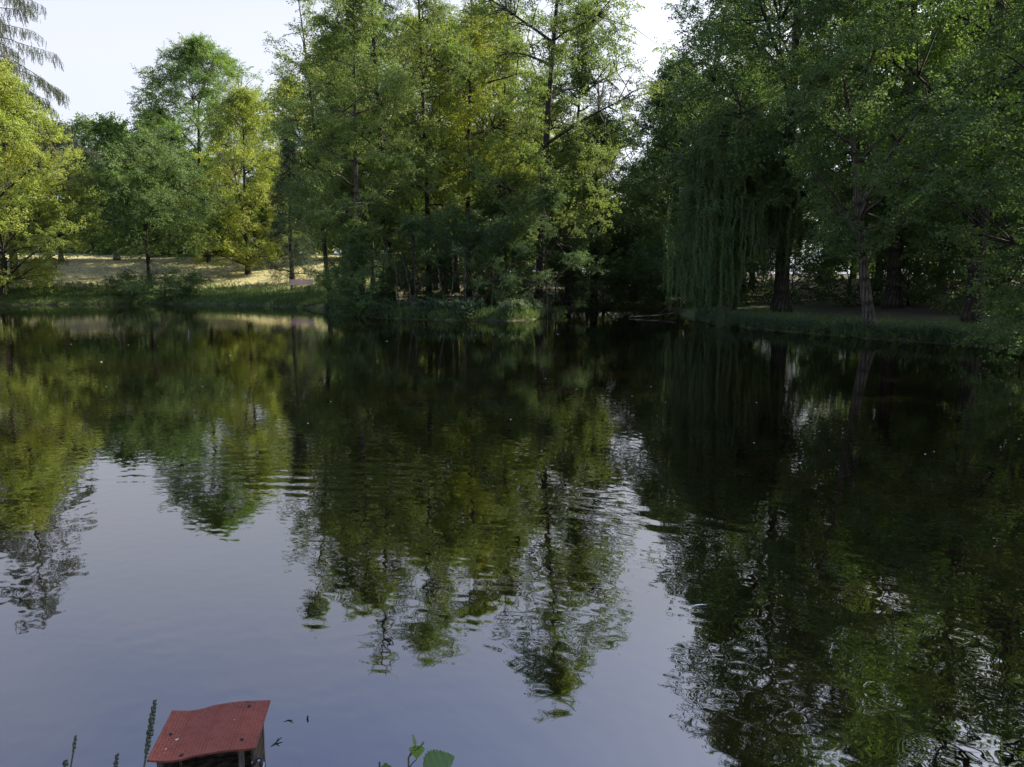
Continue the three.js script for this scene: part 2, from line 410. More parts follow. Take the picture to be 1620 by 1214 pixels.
/* A tree: trunk, single limbs with their branches, and a crown of leafy bough ends.
   o: x, z, H height, base height of the crown base, R crown radius, trunk radius, lean [dx, dz] at the top, limbs, prof, leaf, spray, cover (how closed the crown is), scale (of the bough ends) */
function tree(name, label, category, o, group) {
  const r = rngOf(o.seed), y0 = groundAt(o.x, o.z) - 0.12;
  const t = thing(name, label, category, [o.x, y0, o.z], 0, group);
  const H = o.H, lean = o.lean || [0, 0], tr = o.trunk || H * 0.013, bent = o.bent ?? 0.3, barkM = BARK[o.bark || 'dark'];
  const tp = [], rad = [], seg = o.seg || 12, a1 = r() * 6.28, a2 = r() * 6.28, tall = o.tall ?? 0.86;
  const axis = (h) => V(lean[0] * h + bent * Math.sin(a1 + h * 4) * h, h * H, lean[1] * h + bent * Math.sin(a2 + h * 3.3) * h);
  for (let i = 0; i <= seg; i++) { const h = Math.pow(i / seg, 1.15); tp.push(axis(h * tall)); rad.push(tr * (Math.pow(1 - h, 0.8) * 0.95 + 0.05) * (1 + 0.55 * Math.exp(-h * H / 0.45))); }
  part('trunk', tube(tp, rad, o.far ? 6 : 9), barkM, t);
  const prof = PROFILE[o.prof || 'round'], scale = o.scale || 1, nl = o.limbs || 16, b0 = o.base / H;
  const ph = [r() * 6.28, r() * 6.28, r() * 6.28], lump = o.lump ?? 0.3;
  const reachAt = (f, az) => {   // uneven outline: broad lumps and bays
    let k = 1 + lump * (0.6 * Math.sin(az * 2 + ph[0] + f * 5) + 0.5 * Math.sin(az * 3 - f * 9 + ph[1]) + 0.5 * Math.sin(f * 17 + az + ph[2]));
    if (o.bias) k *= 1 + o.bias[2] * (Math.cos(az) * o.bias[0] + Math.sin(az) * o.bias[1]);
    return o.R * prof(f) * k;
  };
  const limbs = [];
  for (let i = 0; i < nl; i++) {
    const f = (i + 0.15 + 0.6 * r()) / nl, az = i * 2.39996 + r() * 0.8, reach = Math.max(0.4, reachAt(f, az) * (0.62 + 0.25 * r()));
    const end = axis(mixn(b0, 0.97, f)).add(V(Math.cos(az) * reach, 0, Math.sin(az) * reach));
    const from = clamp(end.y / H - (reach * (o.steep ?? 0.75)) / H, Math.min(b0 * (0.7 + 0.9 * r()), 0.5), tall * (0.985 - 0.12 * r())), p0 = axis(from);
    const mid = p0.clone().lerp(end, 0.5).add(V((r() - 0.5) * 0.2 * reach, (o.arch ?? 0.08) * reach * (0.5 + r()), (r() - 0.5) * 0.2 * reach));
    const pts = []; for (let k = 0; k <= 5; k++) { const s = k / 5, q = p0.clone().multiplyScalar((1 - s) * (1 - s)).addScaledVector(mid, 2 * s * (1 - s)).addScaledVector(end, s * s); if (k && k < 5) q.add(V((r() - 0.5) * 0.12, (r() - 0.5) * 0.12, (r() - 0.5) * 0.12)); pts.push(q); }
    const lr = Math.max(0.02, Math.min(tr * 0.5, 0.02 + reach * 0.016));
    limbs.push({ pts, lr, geos: [tube(pts, pts.map((_, k) => lr * (1 - 0.8 * k / 5)), o.far ? 3 : 5)], end });
  }
  const depth = H * (1 - b0), n = Math.round(((2 * Math.PI * o.R * depth * 0.62) / (1.9 * scale * scale)) * (o.cover ?? 1.5) * (o.R > 2.2 ? 1.25 : 1));
  const list = [];
  for (let i = 0; i < n; i++) {
    const f = (i + r()) / n, az = i * 2.39996 + r() * 2.5, R = reachAt(f, az), rho = 0.25 + 0.75 * Math.pow(r(), 0.45);
    const reach = Math.max(0, R - 0.35 * scale) * rho;
    const c = axis(mixn(b0, 0.985, f)).add(V(Math.cos(az) * reach, (r() - 0.5) * 0.6, Math.sin(az) * reach));
    if (o.R > 2.2 && noise3(c.x * 0.42, c.y * 0.5, c.z * 0.42, o.seed) < (o.open ?? 0.36)) continue;   // bays between the leafy masses
    let best = null, bd = 1e9;
    for (const l of limbs) { const m = along(l.pts, 0.7), dd = Math.min(m.distanceToSquared(c), l.end.distanceToSquared(c)); if (dd < bd) { bd = dd; best = l; } }
    if (o.gap && hash2(limbs.indexOf(best), o.seed, 3) < o.gap) continue;   // boughs that died back
    let bs = 0.35, bq = 1e9;
    for (let k = 3; k <= 9; k++) { const q = along(best.pts, k / 9).distanceToSquared(c); if (q < bq) { bq = q; bs = k / 9; } }
    const q0 = along(best.pts, Math.max(0.2, bs - 0.15)), md = q0.clone().lerp(c, 0.55).add(V(0, 0.08 * q0.distanceTo(c), 0));
    best.geos.push(tube([q0, md, c], [best.lr * 0.35 + 0.006, best.lr * 0.22 + 0.005, 0.006], 3));
    const s = scale * (0.75 + 0.5 * r());
    list.push(new THREE.Matrix4().compose(c, new THREE.Quaternion().setFromEuler(new THREE.Euler((r() - 0.5) * 0.9, r() * 6.28, (r() - 0.5) * 0.9)), V(s, s * (0.85 + 0.4 * r()), s)));
  }
  for (const l of limbs) part('limb', mergeGeometries(l.geos), barkM, t);
  foliage('crown', list, SPRAY[o.spray || 'broad'], LEAF[o.leaf || 'mid'], t, o.tint ?? 0.3, r);
  return t;
}
const T = (px, d, rest) => ({ x: xAt(px, d), z: -d, ...rest });

// ================================================================ TREES ON THE LEFT BANK
tree('linden_tree', 'big yellow-green tree with boughs low over the sunny meadow, beside the drooping conifer', 'tree',
  T(4, 70, { seed: 101, open: 0.28, H: 19.5, base: 1.2, R: 7.4, trunk: 0.34, limbs: 22, prof: 'dome', leaf: 'lime', scale: 1.1, cover: 1.9 }));
tree('dark_topped_tree', 'taller green tree behind the yellow-green one, its top beside the drooping conifer', 'tree',
  T(-30, 79, { seed: 102, H: 22, base: 7, R: 7.0, trunk: 0.36, limbs: 16, leaf: 'fresh', scale: 1.3, far: true }));
tree('shore_tree', 'round mid-green tree standing over the bushes at the water, meadow showing behind its trunk', 'tree',
  T(236, 75, { seed: 103, open: 0.2, H: 14.2, base: 3.6, R: 6.2, trunk: 0.24, limbs: 22, leaf: 'mid', scale: 1.0, cover: 2.1, steep: 0.45 }));
tree('oak_tree', 'tall open-crowned tree rising above the round shore tree against the pale sky', 'tree',
  T(326, 96, { seed: 104, H: 25.5, base: 4, R: 8.3, trunk: 0.45, limbs: 24, leaf: 'fresh', scale: 1.05, cover: 2.1, lump: 0.42, open: 0.26, tall: 0.75 }));
tree('meadow_tree', 'sunlit tree with foliage reaching down to the meadow between the oak and the dark evergreen', 'tree',
  T(392, 86, { seed: 105, open: 0.24, H: 19, base: 1.2, R: 5.8, trunk: 0.26, limbs: 20, leaf: 'lime', scale: 1.05, cover: 1.7, prof: 'round', lump: 0.45 }));
tree('evergreen_tree', 'very dark evergreen tree beside the bench, at the edge of the sunny meadow', 'tree',
  T(462, 79, { seed: 106, H: 15.5, base: 0.6, R: 3.4, trunk: 0.24, limbs: 22, prof: 'cone', leaf: 'needle', spray: 'fine', scale: 1.0, cover: 2.4, open: 0.1, steep: 0.1, arch: 0.1, tall: 0.96 }));
[[98, 92, 15, 4.0, 111], [186, 95, 16, 3.6, 112], [150, 124, 21, 3, 113], [30, 112, 20, 3, 114], [250, 118, 20, 3, 115], [200, 128, 20, 3, 116], [90, 132, 20, 3, 117]].forEach(([px, d, H, base, seed], i) =>
  tree('meadow_edge_tree', 'leafy tree with a bare lower trunk at the back edge of the sunny meadow', 'tree',
    T(px, d, { seed, H, base, R: 5.2, trunk: i === 1 ? 0.32 : 0.26, bark: i === 1 ? 'pale' : 'grey', limbs: 14, leaf: i % 2 ? 'fresh' : 'mid', spray: 'far', scale: 1.35, far: true, cover: 1.7 }), 'trees along the back of the meadow'));
[-60, 0, 40, 85, 130, 175, 215, 255, 295, 340, 380, 420, 455].forEach((px, i) =>
  tree('hedge_shrub', 'dark leafy shrub in the row along the back of the meadow', 'shrub',
    T(px, 106 + (i * 7) % 11, { seed: 130 + i, H: 5.8 + (i * 37 % 10) * 0.25, base: 0.1, R: 4.3, open: 0.12, trunk: 0.08, limbs: 9, prof: 'shrub', leaf: 'mid', spray: 'far', scale: 1.2, cover: 1.9, far: true }), 'shrubs along the back of the meadow'));

// drooping grey conifer, far left
{
  const r = rngOf(141), d = 77, x = xAt(22, d), z = -d, H = 32;
  const t = thing('larch_tree', 'tall thin conifer with long drooping grey branches above the yellow-green tree', 'tree', [x, groundAt(x, z) - 0.1, z]);
  const tp = [], rad = [];
  for (let i = 0; i <= 14; i++) { const h = i / 14; tp.push(V(0.3 * Math.sin(h * 4), h * H, 0.2 * Math.sin(h * 5))); rad.push(0.36 * (1 - h) + 0.02); }
  part('trunk', tube(tp, rad, 8), BARK.larch, t);
  const twigs = [];
  const hang = (pts, n, spread) => {
    for (let k = 0; k < n; k++) {
      const p = along(pts, 0.12 + 0.88 * (k + r()) / n), s = 0.45 + 1.0 * r() * r();
      p.x += (r() - 0.5) * spread; p.z += (r() - 0.5) * spread;
      twigs.push(new THREE.Matrix4().compose(p, new THREE.Quaternion().setFromEuler(new THREE.Euler((r() - 0.5) * 0.8, r() * 6.28, (r() - 0.5) * 0.8)), V(s, s, s)));
    }
  };
  for (let i = 0; i < 64; i++) {
    const h = mixn(0.34, 0.98, (i + r()) / 64), az = i * 2.39996 + r(), len = (1.2 + 10.5 * Math.pow(1 - h, 0.6)) * (0.55 + 0.55 * r());
    const pts = limbPath(along(tp, h), V(Math.cos(az), -0.25 + 0.35 * r(), Math.sin(az)), len, { rise: -0.75 + 0.8 * r(), wig: 0.2, seg: 8 }, r);
    const geos = [tube(pts, pts.map((_, k) => 0.05 * (1 - 0.88 * k / 8)), 4)];
    hang(pts, Math.round(len * 8), 0.5);
    for (let k = 0; k < 9; k++) {
      const q = along(pts, 0.25 + 0.7 * (k + r()) / 9), sa = az + (k % 2 ? 1 : -1) * (0.6 + 0.6 * r()), sl = len * (0.15 + 0.22 * r());
      const sp2 = limbPath(q, V(Math.cos(sa), -0.1, Math.sin(sa)), sl, { rise: -0.9, wig: 0.2, seg: 4 }, r);
      geos.push(tube(sp2, sp2.map((_, m) => 0.02 * (1 - 0.8 * m / 4)), 3));
      hang(sp2, Math.round(sl * 10), 0.4);
    }
    part('limb', mergeGeometries(geos), BARK.larch, t);
  }
  foliage('hanging_twigs', twigs, LARCHTWIG, LEAF.larch, t, 0.3, r);
}

// ================================================================ THE WOODED POINT IN THE MIDDLE
[
  ['slim leaning alder at the meadow end of the wooded point, open top against sky', T(522, 58, { seed: 201, H: 23.5, base: 5.5, R: 3.0, trunk: 0.17, lean: [-1.9, 0.2], cover: 1.0, gap: 0.25 })],
  ['tall straight alder with a dark trunk clearly seen all the way up', T(618, 55, { seed: 202, H: 27, base: 5, R: 4.0, trunk: 0.26, lean: [-0.9, 0], cover: 1.0, gap: 0.2 })],
  ['alder with a pale grey lower trunk on the wooded point, near the waterline shrubs', T(572, 50, { seed: 203, H: 19, base: 4.5, R: 4.0, trunk: 0.22, bark: 'grey', lean: [-0.4, 0], cover: 1.2 })],
  ['alder with a slender top just beside the tall dark-trunked one', T(678, 57, { seed: 204, H: 27, base: 4.5, R: 4.2, trunk: 0.2, lean: [-0.2, 0.2], cover: 1.1, gap: 0.15 })],
  ['leafy yellowish alder in the heart of the wooded point', T(742, 60, { seed: 205, H: 24.5, base: 5, R: 4.8, trunk: 0.2, cover: 1.3, gap: 0.08, leaf: 'lime' })],
  ['largest alder of the wooded point, stout bare upper trunk and widest crown', T(852, 52, { seed: 206, H: 27, base: 4.5, R: 5.2, trunk: 0.29, lean: [1.3, 0], cover: 1.1, gap: 0.08 })],
  ['alder at the tip of the wooded point, boughs against the sky gap', T(898, 58, { seed: 207, H: 21, base: 4, R: 4.6, trunk: 0.2, lean: [0.8, 0], cover: 1.2, gap: 0.1 })],
  ['alder with a dense crown behind the largest one', T(800, 64, { seed: 208, H: 24, base: 4, R: 5.0, trunk: 0.2, cover: 1.3 })],
  ['alder with a dense low crown beside the leaning one at the meadow end', T(556, 61, { seed: 209, H: 20, base: 4, R: 4.4, trunk: 0.18, cover: 1.4, leaf: 'mid' })],
].forEach(([label, o]) => tree('alder_tree', label, 'tree', { leaf: 'alder', prof: 'alder', limbs: 22, scale: 0.82, steep: 0.35, tall: 0.97, bent: 0.35, lump: 0.62, bark: 'dark', ...o }, 'alders on the wooded point'));
[[655, 71, 301], [722, 73, 302], [762, 69, 303], [590, 75, 304], [545, 74, 305], [812, 74, 307], [690, 78, 308]].forEach(([px, d, seed]) =>
  tree('slender_tree', 'slender dark-trunked tree seen between the alders with bright leaves behind it', 'tree',
    T(px, d, { seed, H: seed === 306 ? 20 : 23.5, base: 8.5, R: 4.8, trunk: 0.24, leaf: seed % 2 ? 'lime' : 'fresh', limbs: 16, prof: 'dome', scale: 1.2, cover: 1.4, far: true, steep: 0.5 }), 'slender trees behind the alders'));
[[470, 104, 22, 310], [560, 98, 20, 311], [640, 106, 19, 312], [715, 101, 18, 313], [790, 108, 20, 314], [860, 96, 19, 315], [930, 104, 20, 316], [600, 118, 19, 317], [680, 124, 19, 318], [760, 122, 19, 319], [840, 126, 19, 320], [520, 122, 19, 321]].forEach(([px, d, H, seed], i) =>
  tree('sunlit_tree', 'sunlit yellow-green tree glimpsed between the alder trunks', 'tree',
    T(px, d, { seed, H, base: 0.8, R: 5.4, trunk: 0.26, leaf: i % 3 === 1 ? 'fresh' : 'lime', spray: 'far', limbs: 14, prof: 'dome', scale: 1.45, cover: 1.8, far: true }), 'sunlit trees behind the wooded point'));
// shrubs of the point, over the water
[
  ['leafy shrub with pale-edged leaves next to the bench at the corner of the wooded point', T(552, 51, { seed: 401, H: 9.0, base: 0.4, R: 2.3, leaf: 'alder' })],
  ['low dark shrub hanging to the waterline where the wooded point meets the meadow bank', T(566, 48.6, { seed: 402, H: 4.4, base: 0.1, R: 2.4, leaf: 'mid' })],
  ['wide dark shrub with thin pale stems under the tall alders', T(655, 48.8, { seed: 403, H: 5.4, base: 1.8, R: 2.6, leaf: 'beech' })],
  ['dark shrub in the middle of the wooded point above the nettles', T(735, 49.2, { seed: 404, H: 7.2, base: 2.2, R: 2.5, leaf: 'beech' })],
  ['broad dark shrub at the foot of the largest alder', T(800, 48.8, { seed: 405, H: 5.2, base: 1.0, R: 2.8, leaf: 'beech' })],
  ['dark shrub leaning over the inlet at the tip of the wooded point', T(866, 49, { seed: 406, H: 8.0, base: 0.5, R: 2.8, leaf: 'beech' })],
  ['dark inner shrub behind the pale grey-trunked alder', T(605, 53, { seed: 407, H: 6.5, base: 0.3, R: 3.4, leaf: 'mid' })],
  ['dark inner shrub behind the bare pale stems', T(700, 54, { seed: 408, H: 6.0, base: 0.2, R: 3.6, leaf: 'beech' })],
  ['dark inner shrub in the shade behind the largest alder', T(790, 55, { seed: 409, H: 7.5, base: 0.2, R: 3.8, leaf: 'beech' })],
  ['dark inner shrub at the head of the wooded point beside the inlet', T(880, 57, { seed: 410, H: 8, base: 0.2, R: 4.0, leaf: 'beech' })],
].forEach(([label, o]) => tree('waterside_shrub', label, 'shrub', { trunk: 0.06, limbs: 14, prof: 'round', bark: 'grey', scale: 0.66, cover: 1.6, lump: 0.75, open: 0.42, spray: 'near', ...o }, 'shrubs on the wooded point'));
[[655, 48, 1.5], [708, 47.6, 1.7], [713, 47.9, -0.4], [738, 48.2, 0.3], [632, 48.2, 0.5], [776, 48.1, -0.5], [590, 47.9, 0.3]].forEach(([px, d, lean], i) => {
  const r = rngOf(450 + i), x = xAt(px, d), z = -d;
  const t = thing('bare_stem', 'thin pale bare stem slanting up out of the nettles into the dark shrubs', 'stem', [x, groundAt(x, z) - 0.1, z], 0, 'pale stems on the wooded point');
  const pts = [0, 0.25, 0.5, 0.75, 1].map((h) => V(-lean * 0.45 * h + (r() - 0.5) * 0.12, h * 3.3, (r() - 0.5) * 0.15));
  part('stalk', tube(pts, [0.04, 0.036, 0.03, 0.026, 0.02], 5), BARK.pale, t);
  part('side_shoot', tube([pts[2], pts[2].clone().add(V(0.15, 0.35, 0.05)), pts[2].clone().add(V(0.2, 0.8, 0.1))], [0.018, 0.014, 0.01], 4), BARK.pale, t);
});
// bushes below the round shore tree
[['spiky low bush at the water on the meadow side of the round shore tree', 203, 71.6, 2.2, 2.1, 460], ['broadest low bush at the water right below the round shore tree', 258, 71.2, 2.7, 2.7, 461], ['small low bush at the water on the bench side of the round shore tree', 300, 71.0, 2.1, 1.9, 462]].forEach(([label, px, d, H, R, seed]) =>
  tree('bank_bush', label, 'bush', T(px, d, { seed, H, base: 0.1, R, trunk: 0.05, limbs: 10, prof: 'shrub', leaf: 'beech', scale: 0.6, cover: 2.4, lump: 0.5, open: 0.2 }), 'bushes below the shore tree'));

// ================================================================ INLET AND RIGHT BANK
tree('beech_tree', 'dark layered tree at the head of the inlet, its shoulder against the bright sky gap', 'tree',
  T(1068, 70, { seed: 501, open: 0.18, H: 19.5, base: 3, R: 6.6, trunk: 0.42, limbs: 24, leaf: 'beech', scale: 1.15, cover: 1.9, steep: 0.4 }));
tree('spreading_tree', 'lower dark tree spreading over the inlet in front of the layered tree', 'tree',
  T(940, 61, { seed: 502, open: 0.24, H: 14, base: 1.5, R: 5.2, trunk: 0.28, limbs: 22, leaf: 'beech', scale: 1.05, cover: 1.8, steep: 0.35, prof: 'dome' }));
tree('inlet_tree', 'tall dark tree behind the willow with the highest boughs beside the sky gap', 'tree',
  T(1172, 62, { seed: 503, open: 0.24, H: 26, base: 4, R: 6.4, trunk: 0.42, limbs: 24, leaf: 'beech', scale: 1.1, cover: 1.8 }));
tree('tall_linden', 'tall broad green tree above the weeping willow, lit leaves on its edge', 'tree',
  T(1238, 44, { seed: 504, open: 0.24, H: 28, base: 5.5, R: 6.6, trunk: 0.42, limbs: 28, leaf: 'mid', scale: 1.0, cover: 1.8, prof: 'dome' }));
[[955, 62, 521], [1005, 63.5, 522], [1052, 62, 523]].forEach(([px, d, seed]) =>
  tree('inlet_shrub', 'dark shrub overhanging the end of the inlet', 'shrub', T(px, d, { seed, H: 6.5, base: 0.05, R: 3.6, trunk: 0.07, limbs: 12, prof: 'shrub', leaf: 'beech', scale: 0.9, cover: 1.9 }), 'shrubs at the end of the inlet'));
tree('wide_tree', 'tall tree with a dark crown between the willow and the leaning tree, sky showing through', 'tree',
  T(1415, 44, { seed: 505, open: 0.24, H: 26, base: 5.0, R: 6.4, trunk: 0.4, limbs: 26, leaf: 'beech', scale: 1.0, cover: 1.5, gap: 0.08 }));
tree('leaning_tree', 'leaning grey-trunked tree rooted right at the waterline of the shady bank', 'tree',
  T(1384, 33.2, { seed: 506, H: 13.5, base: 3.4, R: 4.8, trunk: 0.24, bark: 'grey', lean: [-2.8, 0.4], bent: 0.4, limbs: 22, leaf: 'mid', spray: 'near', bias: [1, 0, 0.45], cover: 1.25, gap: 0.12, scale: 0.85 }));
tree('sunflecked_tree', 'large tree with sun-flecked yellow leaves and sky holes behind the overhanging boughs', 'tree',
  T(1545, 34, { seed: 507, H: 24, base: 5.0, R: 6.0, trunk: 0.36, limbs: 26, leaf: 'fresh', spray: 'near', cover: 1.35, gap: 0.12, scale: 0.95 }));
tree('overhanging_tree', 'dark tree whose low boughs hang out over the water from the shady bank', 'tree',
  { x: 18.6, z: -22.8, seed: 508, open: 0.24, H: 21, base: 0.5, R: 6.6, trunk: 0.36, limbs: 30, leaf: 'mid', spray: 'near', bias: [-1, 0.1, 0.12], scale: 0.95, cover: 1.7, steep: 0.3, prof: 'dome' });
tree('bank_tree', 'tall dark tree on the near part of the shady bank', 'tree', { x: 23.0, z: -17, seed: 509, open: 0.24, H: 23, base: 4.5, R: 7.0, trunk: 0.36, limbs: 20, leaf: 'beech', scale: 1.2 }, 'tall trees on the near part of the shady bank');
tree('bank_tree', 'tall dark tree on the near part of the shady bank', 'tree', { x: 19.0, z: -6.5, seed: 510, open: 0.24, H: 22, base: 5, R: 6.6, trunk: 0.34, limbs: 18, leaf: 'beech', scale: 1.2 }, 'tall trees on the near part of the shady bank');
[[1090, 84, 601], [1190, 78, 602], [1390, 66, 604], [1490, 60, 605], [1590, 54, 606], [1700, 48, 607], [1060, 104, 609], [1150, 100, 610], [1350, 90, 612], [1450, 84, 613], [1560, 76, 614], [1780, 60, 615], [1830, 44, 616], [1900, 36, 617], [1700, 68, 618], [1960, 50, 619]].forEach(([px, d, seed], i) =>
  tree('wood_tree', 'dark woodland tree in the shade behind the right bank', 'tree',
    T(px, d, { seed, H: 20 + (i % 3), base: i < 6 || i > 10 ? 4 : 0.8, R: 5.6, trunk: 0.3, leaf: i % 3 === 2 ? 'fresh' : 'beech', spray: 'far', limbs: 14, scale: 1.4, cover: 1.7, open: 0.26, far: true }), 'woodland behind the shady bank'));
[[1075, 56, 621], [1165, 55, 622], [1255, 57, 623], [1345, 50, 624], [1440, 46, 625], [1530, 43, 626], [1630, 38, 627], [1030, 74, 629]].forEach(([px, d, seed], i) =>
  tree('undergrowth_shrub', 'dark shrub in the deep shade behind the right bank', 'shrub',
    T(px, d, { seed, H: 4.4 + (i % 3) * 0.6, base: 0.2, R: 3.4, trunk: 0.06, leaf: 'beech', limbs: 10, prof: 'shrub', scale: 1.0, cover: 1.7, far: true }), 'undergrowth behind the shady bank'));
tree('round_bush', 'small round grey-green bush at the water beside the willow curtain', 'bush',
  T(1148, 39.6, { seed: 640, H: 1.3, base: 0.1, R: 0.8, trunk: 0.03, limbs: 8, prof: 'shrub', leaf: 'willow', spray: 'fine', scale: 0.4, cover: 1.8, lump: 0.1 }));
// far woodland that closes the view
for (let i = 0; i < 22; i++) {
  const px = -260 + i * 98, d = 140 + (i * 53 % 24);
  tree('far_tree', 'hazy green tree of the far woodland edge behind everything', 'tree',
    T(px, d, { seed: 660 + i, H: 17 + (i * 31 % 5), base: 0.6, R: 8.0, trunk: 0.3, leaf: i % 2 ? 'mid' : 'fresh', spray: 'huge', limbs: 12, prof: 'dome', scale: 2.1, cover: 1.6, far: true }), 'far woodland edge');
}

// weeping willow
{
  const r = rngOf(651), d = 44.5, x = xAt(1150, d), z = -d, H = 13.5;
  const t = thing('willow_tree', 'weeping willow with long curtains of hanging twigs down to the water', 'tree', [x, groundAt(x, z) - 0.1, z]);
  const tp = [], rad = [];
  for (let i = 0; i <= 10; i++) { const h = i / 10; tp.push(V(0.6 * Math.sin(h * 2.4), h * H * 0.8, 0.3 * Math.sin(h * 3))); rad.push(0.42 * (1 - h * 0.9) * (1 + 0.5 * Math.exp(-h * 14))); }
  part('trunk', tube(tp, rad, 9), BARK.dark, t);
  const whips = [], tufts = [];
  for (let i = 0; i < 60; i++) {
    const f = (i + r()) / 60, h = mixn(0.3, 0.98, f), az = i * 2.39996 + r() * 0.7, toWater = Math.sin(az) > 0.1 || Math.cos(az) < -0.4;
    const len = mixn(4.5, 3.2, f) * (0.7 + 0.45 * r());
    const pts = limbPath(along(tp, h), V(Math.cos(az), 0.75, Math.sin(az)), len, { rise: -1.35, wig: 0.1, seg: 7 }, r);
    const geos = [tube(pts, pts.map((_, k) => 0.09 * (1 - 0.9 * k / 7)), 5)];
    const n = Math.round(len * 4.2);
    for (let k = 0; k < n; k++) {
      const s = 0.25 + 0.75 * (k + r()) / n, p = along(pts, s);
      p.x += (r() - 0.5) * 0.9; p.z += (r() - 0.5) * 0.9;
      const low = Math.cos(az) < -0.35 ? 0.2 + 1.2 * r() : mixn(2.2, 5.5, r());
      const pieces = Math.min(12, Math.floor((p.y - low) / 0.95));
      for (let q = 0; q < pieces; q++) {
        whips.push(new THREE.Matrix4().compose(p.clone(), new THREE.Quaternion().setFromEuler(new THREE.Euler((r() - 0.5) * 0.4, r() * 6.28, (r() - 0.5) * 0.4)), V(1, 1, 1)));
        p.y -= 0.95; p.x += (r() - 0.5) * 0.12; p.z += (r() - 0.5) * 0.12;
      }
    }
    for (let k = 0; k < 5; k++) {
      const p = along(pts, 0.2 + 0.8 * r()), s = 0.5 + 0.4 * r();
      p.add(V((r() - 0.5) * 0.9, (r() - 0.3) * 0.8, (r() - 0.5) * 0.9));
      tufts.push(new THREE.Matrix4().compose(p, new THREE.Quaternion().setFromEuler(new THREE.Euler((r() - 0.5), r() * 6.28, (r() - 0.5))), V(s, s, s)));
    }
    part('limb', mergeGeometries(geos), BARK.dark, t);
  }
  foliage('crown', whips, WHIP, LEAF.willow, t, 0.4, r);
  foliage('crown', tufts, SPRAY.fine, LEAF.willow, t, 0.4, r);
}

// ================================================================ GRASS AND HERBS ON THE BANKS
function tuftGeometry(seed, n = 9, h = 0.34) {
  const r = rngOf(seed), L = new Leaves();
  for (let i = 0; i < n; i++) {
    const a = r() * 6.28, s = 0.15 + 0.5 * r(), d = V(Math.cos(a) * s, 1, Math.sin(a) * s);
    L.add(V(Math.cos(a) * 0.05, 0, Math.sin(a) * 0.05), d, V(Math.cos(a), -0.3, Math.sin(a)), h * (0.6 + 0.7 * r()), 0.03, 0.1);
  }
  return L.build();
}
function herbGeometry(seed) {
  const r = rngOf(seed), L = new Leaves();
  for (let k = 0; k < 3; k++) {
    const bx = (r() - 0.5) * 0.3, bz = (r() - 0.5) * 0.3, h = 0.35 + 0.35 * r();
    L.strip([V(bx, 0, bz), V(bx, h, bz)], 0.006);
    for (let i = 0; i < 9; i++) { const a = i * 1.6 + r(), y = h * (0.25 + 0.75 * i / 9); L.add(V(bx, y, bz), V(Math.cos(a), -0.15 + 0.2 * r(), Math.sin(a)), UP, 0.14 + 0.06 * r(), 0.075); }
  }
  return L.build();
}
function scatter(name, label, category, geometries, material, count, seed, place, smin, smax) {
  const r = rngOf(seed), list = [];
  let tries = 0;
  while (list.length < count && tries++ < count * 40) {
    const p = place(r); if (!p) continue;
    const [x, z] = p, s = landDistance(x, z); if (s < 0.02) continue;
    const k = smin + (smax - smin) * r();
    list.push(new THREE.Matrix4().compose(V(x, heightFrom(s, x, z) - 0.02, z), new THREE.Quaternion().setFromAxisAngle(UP, r() * 6.28), V(k, k * (0.8 + 0.5 * r()), k)));
  }
  const g = geometries[0], im = shadows(new THREE.InstancedMesh(g, material, list.length)), c = new THREE.Color();
  im.name = name; im.userData = { kind: 'stuff', label, category };
  list.forEach((m, i) => { im.setMatrixAt(i, m); const a = 0.7 + 0.6 * r(), b = 0.9 + 0.3 * r(); im.setColorAt(i, c.setRGB(a * b, a, a)); });
  scene.add(im);
}
const near = (a, b) => (r) => { const k = Math.floor(r() * shore.length), [x, z] = shore[k]; return [x + (r() - 0.5) * 2 * b, z + (r() - 0.5) * 2 * b]; };
const inBand = (x0, x1, z0, z1, smax) => (r) => {
  const x = mixn(x0, x1, r()), z = mixn(z0, z1, r()), s = landDistance(x, z);
  return s > 0 && s < smax * (0.3 + r()) ? [x, z] : null;
};
scatter('grass_on_meadow_bank', 'rough green grass on the bank below the meadow', 'grass', [tuftGeometry(701)], LEAF.grass, 9000, 702, inBand(-48, -13, -84, -60, 9), 0.4, 0.9);
scatter('grass_on_meadow', 'short dry grass of the sunny meadow', 'grass', [tuftGeometry(703, 9, 0.09)], leafMat(0.44, 0.41, 0.22, 0.3), 7000, 704, (r) => { const x = mixn(-52, -20.5, r()), z = mixn(-102, -72, r()); return landDistance(x, z) > 7 ? [x, z] : null; }, 0.6, 1.2);
scatter('nettles_on_point', 'nettles and low herbs along the waterline of the wooded point', 'herbs', [herbGeometry(705)], LEAF.herb, 1700, 706, (r) => { const p = inBand(-13, 3, -54, -43, 2.2)(r); return p && fbm(p[0] * 0.8, p[1] * 0.8, 711, 3) > 0.44 + 0.12 * r() ? p : null; }, 0.35, 1.25);
scatter('grass_on_point', 'rough grass along the waterline of the wooded point', 'grass', [tuftGeometry(712, 9, 0.45)], LEAF.grass, 1500, 713, inBand(-13, 3, -54, -43, 1.2), 0.4, 1.1);
scatter('grass_on_shady_bank', 'grass and low herbs along the shady right bank', 'grass', [tuftGeometry(707)], LEAF.grass, 5200, 708, inBand(8, 20, -46, -24, 3.2), 0.35, 0.8);
scatter('herbs_on_shady_bank', 'low leafy herbs at the waterline of the shady right bank', 'herbs', [herbGeometry(709)], LEAF.herb, 900, 710, inBand(8, 20, -46, -22, 0.8), 0.4, 0.9);

